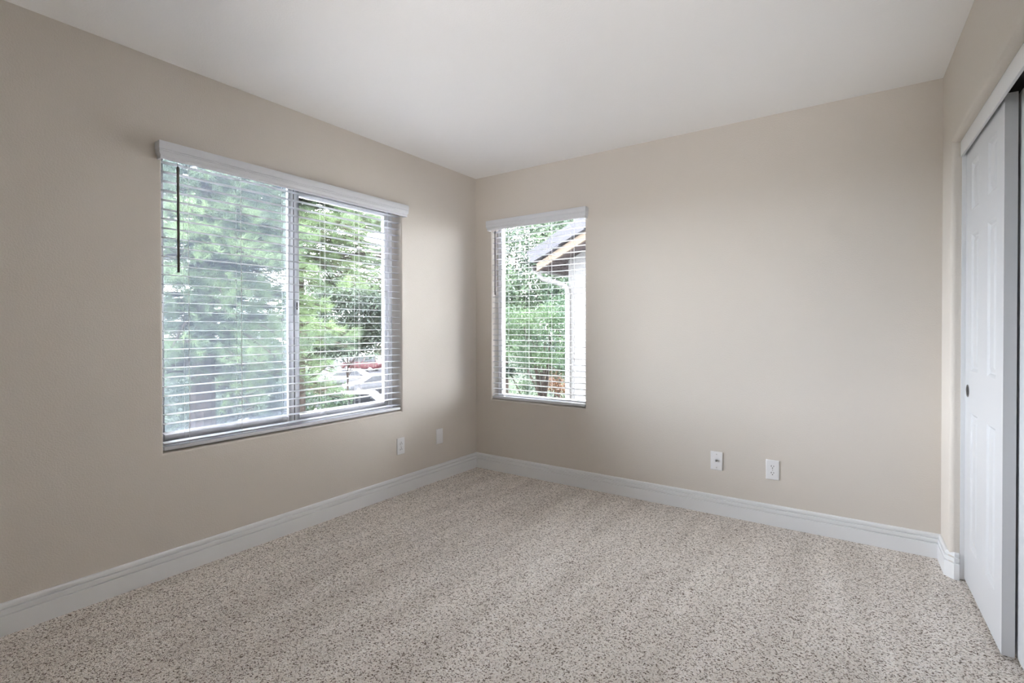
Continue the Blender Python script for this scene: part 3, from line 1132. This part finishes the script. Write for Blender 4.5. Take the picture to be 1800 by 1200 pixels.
m.tube([(xe - 0.05, 2.90, 2.00), (xe - 0.045, 2.90, 1.93), (xe + 0.0, 2.92, 1.885), (xe + 0.16, 2.98, 1.84), (-0.84, 3.04, 1.79), (-0.79, 3.03, 1.75),
        (-0.78, 3.035, 1.66), (-0.78, 3.035, G + 0.1)], 0.036, 10)
wpart(m, 'downspout', STUCCO_DIM, hw, smooth=True)

# ---- far white house
fh = empty('house', (-58, 52, G), math.radians(35))
tag(fh, 'far white house with a garage behind the parked cars', 'house')
GL = mat('dark_car_glass', (0.008, 0.009, 0.011), 0.3, spec=0.1)
WOODB = mat('brown_wood', (0.016, 0.010, 0.007), 0.8, spec=0.03)
MB().box(-6, 6, 0, 8, 0, 5.6).build('wall', STUCCO, fh)
m = MB()
m.add([(-6.6, -0.6, 5.5), (6.6, -0.6, 5.5), (6.6, 8.6, 5.5), (-6.6, 8.6, 5.5), (-3, 4, 7.4), (3, 4, 7.4)],
      [(0, 1, 5, 4), (1, 2, 5), (2, 3, 4, 5), (3, 0, 4), (0, 3, 2, 1)])
m.build('roof', ROOFT, fh)
for x, z, w_, h_ in ((-4.2, 2.8, 1.0, 1.5), (2.6, 3.0, 1.6, 1.3)):
    f_ = MB().box(x - w_ / 2 - .1, x + w_ / 2 + .1, -0.06, 0.02, z - .1, z + h_ + .1).build('window_frame', TRIM, fh)
    MB().box(x - w_ / 2, x + w_ / 2, -0.08, -0.05, z, z + h_).build('pane', GL, f_)
MB().box(-3.6, -1.0, -0.08, 0.02, 0, 2.2).build('garage_door', WOODB, fh)
MB().box(0.2, 4.2, -0.5, 0.0, 2.35, 2.55).build('awning', WOODB, fh)


# ---- cars
TYRE = mat('tyre_rubber', (0.02, 0.02, 0.022), 0.85)
RIM = mat('wheel_rim', (0.10, 0.10, 0.105), 0.4, 0.9)
LENS = mat('lamp_lens', (0.5, 0.06, 0.05), 0.2)


def paint(name, c):
    m = mat(name, c, 0.35, spec=0.12)
    return m


def car(name, loc, rz, label, mt, kind='sedan'):
    root = empty(name, loc, rz)
    tag(root, label, 'car', 'cars parked on the street')
    Lc, wd = (4.6, 0.90)
    if kind == 'sedan':
        body = [(-2.3, .45, .72, .72), (-2.15, .28, .88, .84), (-1.5, .22, .96, wd), (-.8, .2, .97, wd), (.8, .2, .95, wd), (1.35, .22, .90, wd), (2.05, .26, .76, .83), (2.3, .4, .60, .70)]
        cab = [(-1.75, .94), (-1.0, 1.40), (.15, 1.43), (1.05, .93)]
    else:
        body = [(-2.3, .5, .95, .80), (-2.2, .34, 1.08, .90), (-1.5, .28, 1.12, .95), (0, .28, 1.12, .95), (1.2, .28, 1.10, .95), (2.1, .32, 1.0, .88), (2.3, .45, .80, .76)]
        cab = [(-2.15, 1.09), (-1.95, 1.72), (.35, 1.76), (1.15, 1.09)]
    m = MB()
    vs, fs = [], []
    for x, zb, zt, w in body:
        h = zt - zb
        for y, z in ((-w * .90, zb), (-w, zb + .15 * h), (-w, zb + .62 * h), (-w * .93, zb + .92 * h), (-w * .80, zt), (w * .80, zt), (w * .93, zb + .92 * h), (w, zb + .62 * h), (w, zb + .15 * h), (w * .90, zb)):
            vs.append((x, y, z))
    n = 10
    for i in range(len(body) - 1):
        for j in range(n):
            j2 = (j + 1) % n
            fs.append((i * n + j, i * n + j2, (i + 1) * n + j2, (i + 1) * n + j))
    fs += [tuple(range(n)), tuple((len(body) - 1) * n + j for j in range(n))]
    m.add(vs, fs)
    m.build('body', mt, root, bevel=0.03)
    wb, wtp = wd * 0.88, wd * 0.68
    if kind != 'sedan':
        wb, wtp = .86, .74
    m = MB()
    (xa, za), (xb, zb_), (xc, zc), (xd, zd) = cab
    lo, hi = (wb, wtp)
    sec = [(xa, za, lo), (xb, zb_, hi), (xc, zc, hi), (xd, zd, lo)]
    vs = [(x, s * w, z) for x, z, w in sec for s in (-1, 1)]
    m.add(vs, [(0, 1, 3, 2), (2, 3, 5, 4), (4, 5, 7, 6), (0, 2, 4, 6), (1, 7, 5, 3), (0, 6, 7, 1)])
    m.build('cabin', mt, root, bevel=0.04)

    def pane(pname, quad, inset=0.12, out=0.012):
        q = [Vector(p) for p in quad]
        c = sum(q, Vector()) / 4
        nn = (q[1] - q[0]).cross(q[3] - q[0]).normalized()
        if nn.dot(c - Vector((-.3, 0, 1.0))) < 0:
            nn = -nn
        q = [p + (c - p) * inset for p in q]
        mm = MB()
        mm.add([p - nn * 0.01 for p in q] + [p + nn * out for p in q], [(0, 1, 2, 3), (4, 5, 6, 7), (0, 1, 5, 4), (1, 2, 6, 5), (2, 3, 7, 6), (3, 0, 4, 7)])
        mm.build(pname, GL, root)
    pane('windshield', [vs[4], vs[5], vs[7], vs[6]])
    pane('rear_window', [vs[0], vs[1], vs[3], vs[2]])
    for s in (0, 1):
        A, B, Cc, D = (Vector(vs[k + s]) for k in (0, 2, 4, 6))
        m1, m0 = B.lerp(Cc, 0.5), A.lerp(D, 0.5)
        pane('side_window', [A, m0, m1, B], 0.10)
        pane('side_window', [m0, D, Cc, m1], 0.10)
    for x in (-1.42, 1.42):
        for s in (-1, 1):
            wl = MB().lathe([(0, -.10), (.26, -.11), (.33, -.09), (.34, 0), (.33, .09), (.26, .11), (0, .10)], (x, s * (wd - .08), .34), (0, 1, 0), 18).build('wheel', TYRE, root, smooth=True)
            MB().lathe([(0, 0), (.20, 0), (.20, .015), (.06, .03), (0, .03)], (x, s * (wd + .03), .34), (0, s, 0), 14).build('hub', RIM, wl, smooth=True)
    zl = .70 if kind == 'sedan' else .92
    for s in (-1, 1):
        MB().box(-2.28, -2.14, s * .66 - .13, s * .66 + .13, zl, zl + .10).build('tail_lamp', LENS, root)
        MB().box(2.04, 2.24, s * .60 - .15, s * .60 + .15, zl - .12, zl).build('headlamp', RIM, root)
    return root


zc_ = G + 0.03
WHITEP = paint('white_car_paint', (0.034, 0.034, 0.036))
car('car', (-45.5, 35.2, zc_), math.radians(205), 'dark red car parked farthest up the street', paint('red_car_paint', (0.020, 0.004, 0.005)), 'suv')
car('car', (-34.2, 24.6, zc_), math.radians(210), 'white sedan parked behind the small lawn', WHITEP)
car('car', (-28.3, 22.6, zc_), math.radians(245), 'silver sedan parked in front of the white sedan', paint('silver_car_paint', (0.028, 0.029, 0.032)))
car('car', (-17.9, 13.3, zc_), math.radians(38), 'white boxy car parked lowest in the window', WHITEP, 'suv')
car('car', (-24.6, 13.8, zc_), math.radians(70), 'grey car parked beside the concrete driveway', paint('grey_car_paint', (0.018, 0.018, 0.021)))
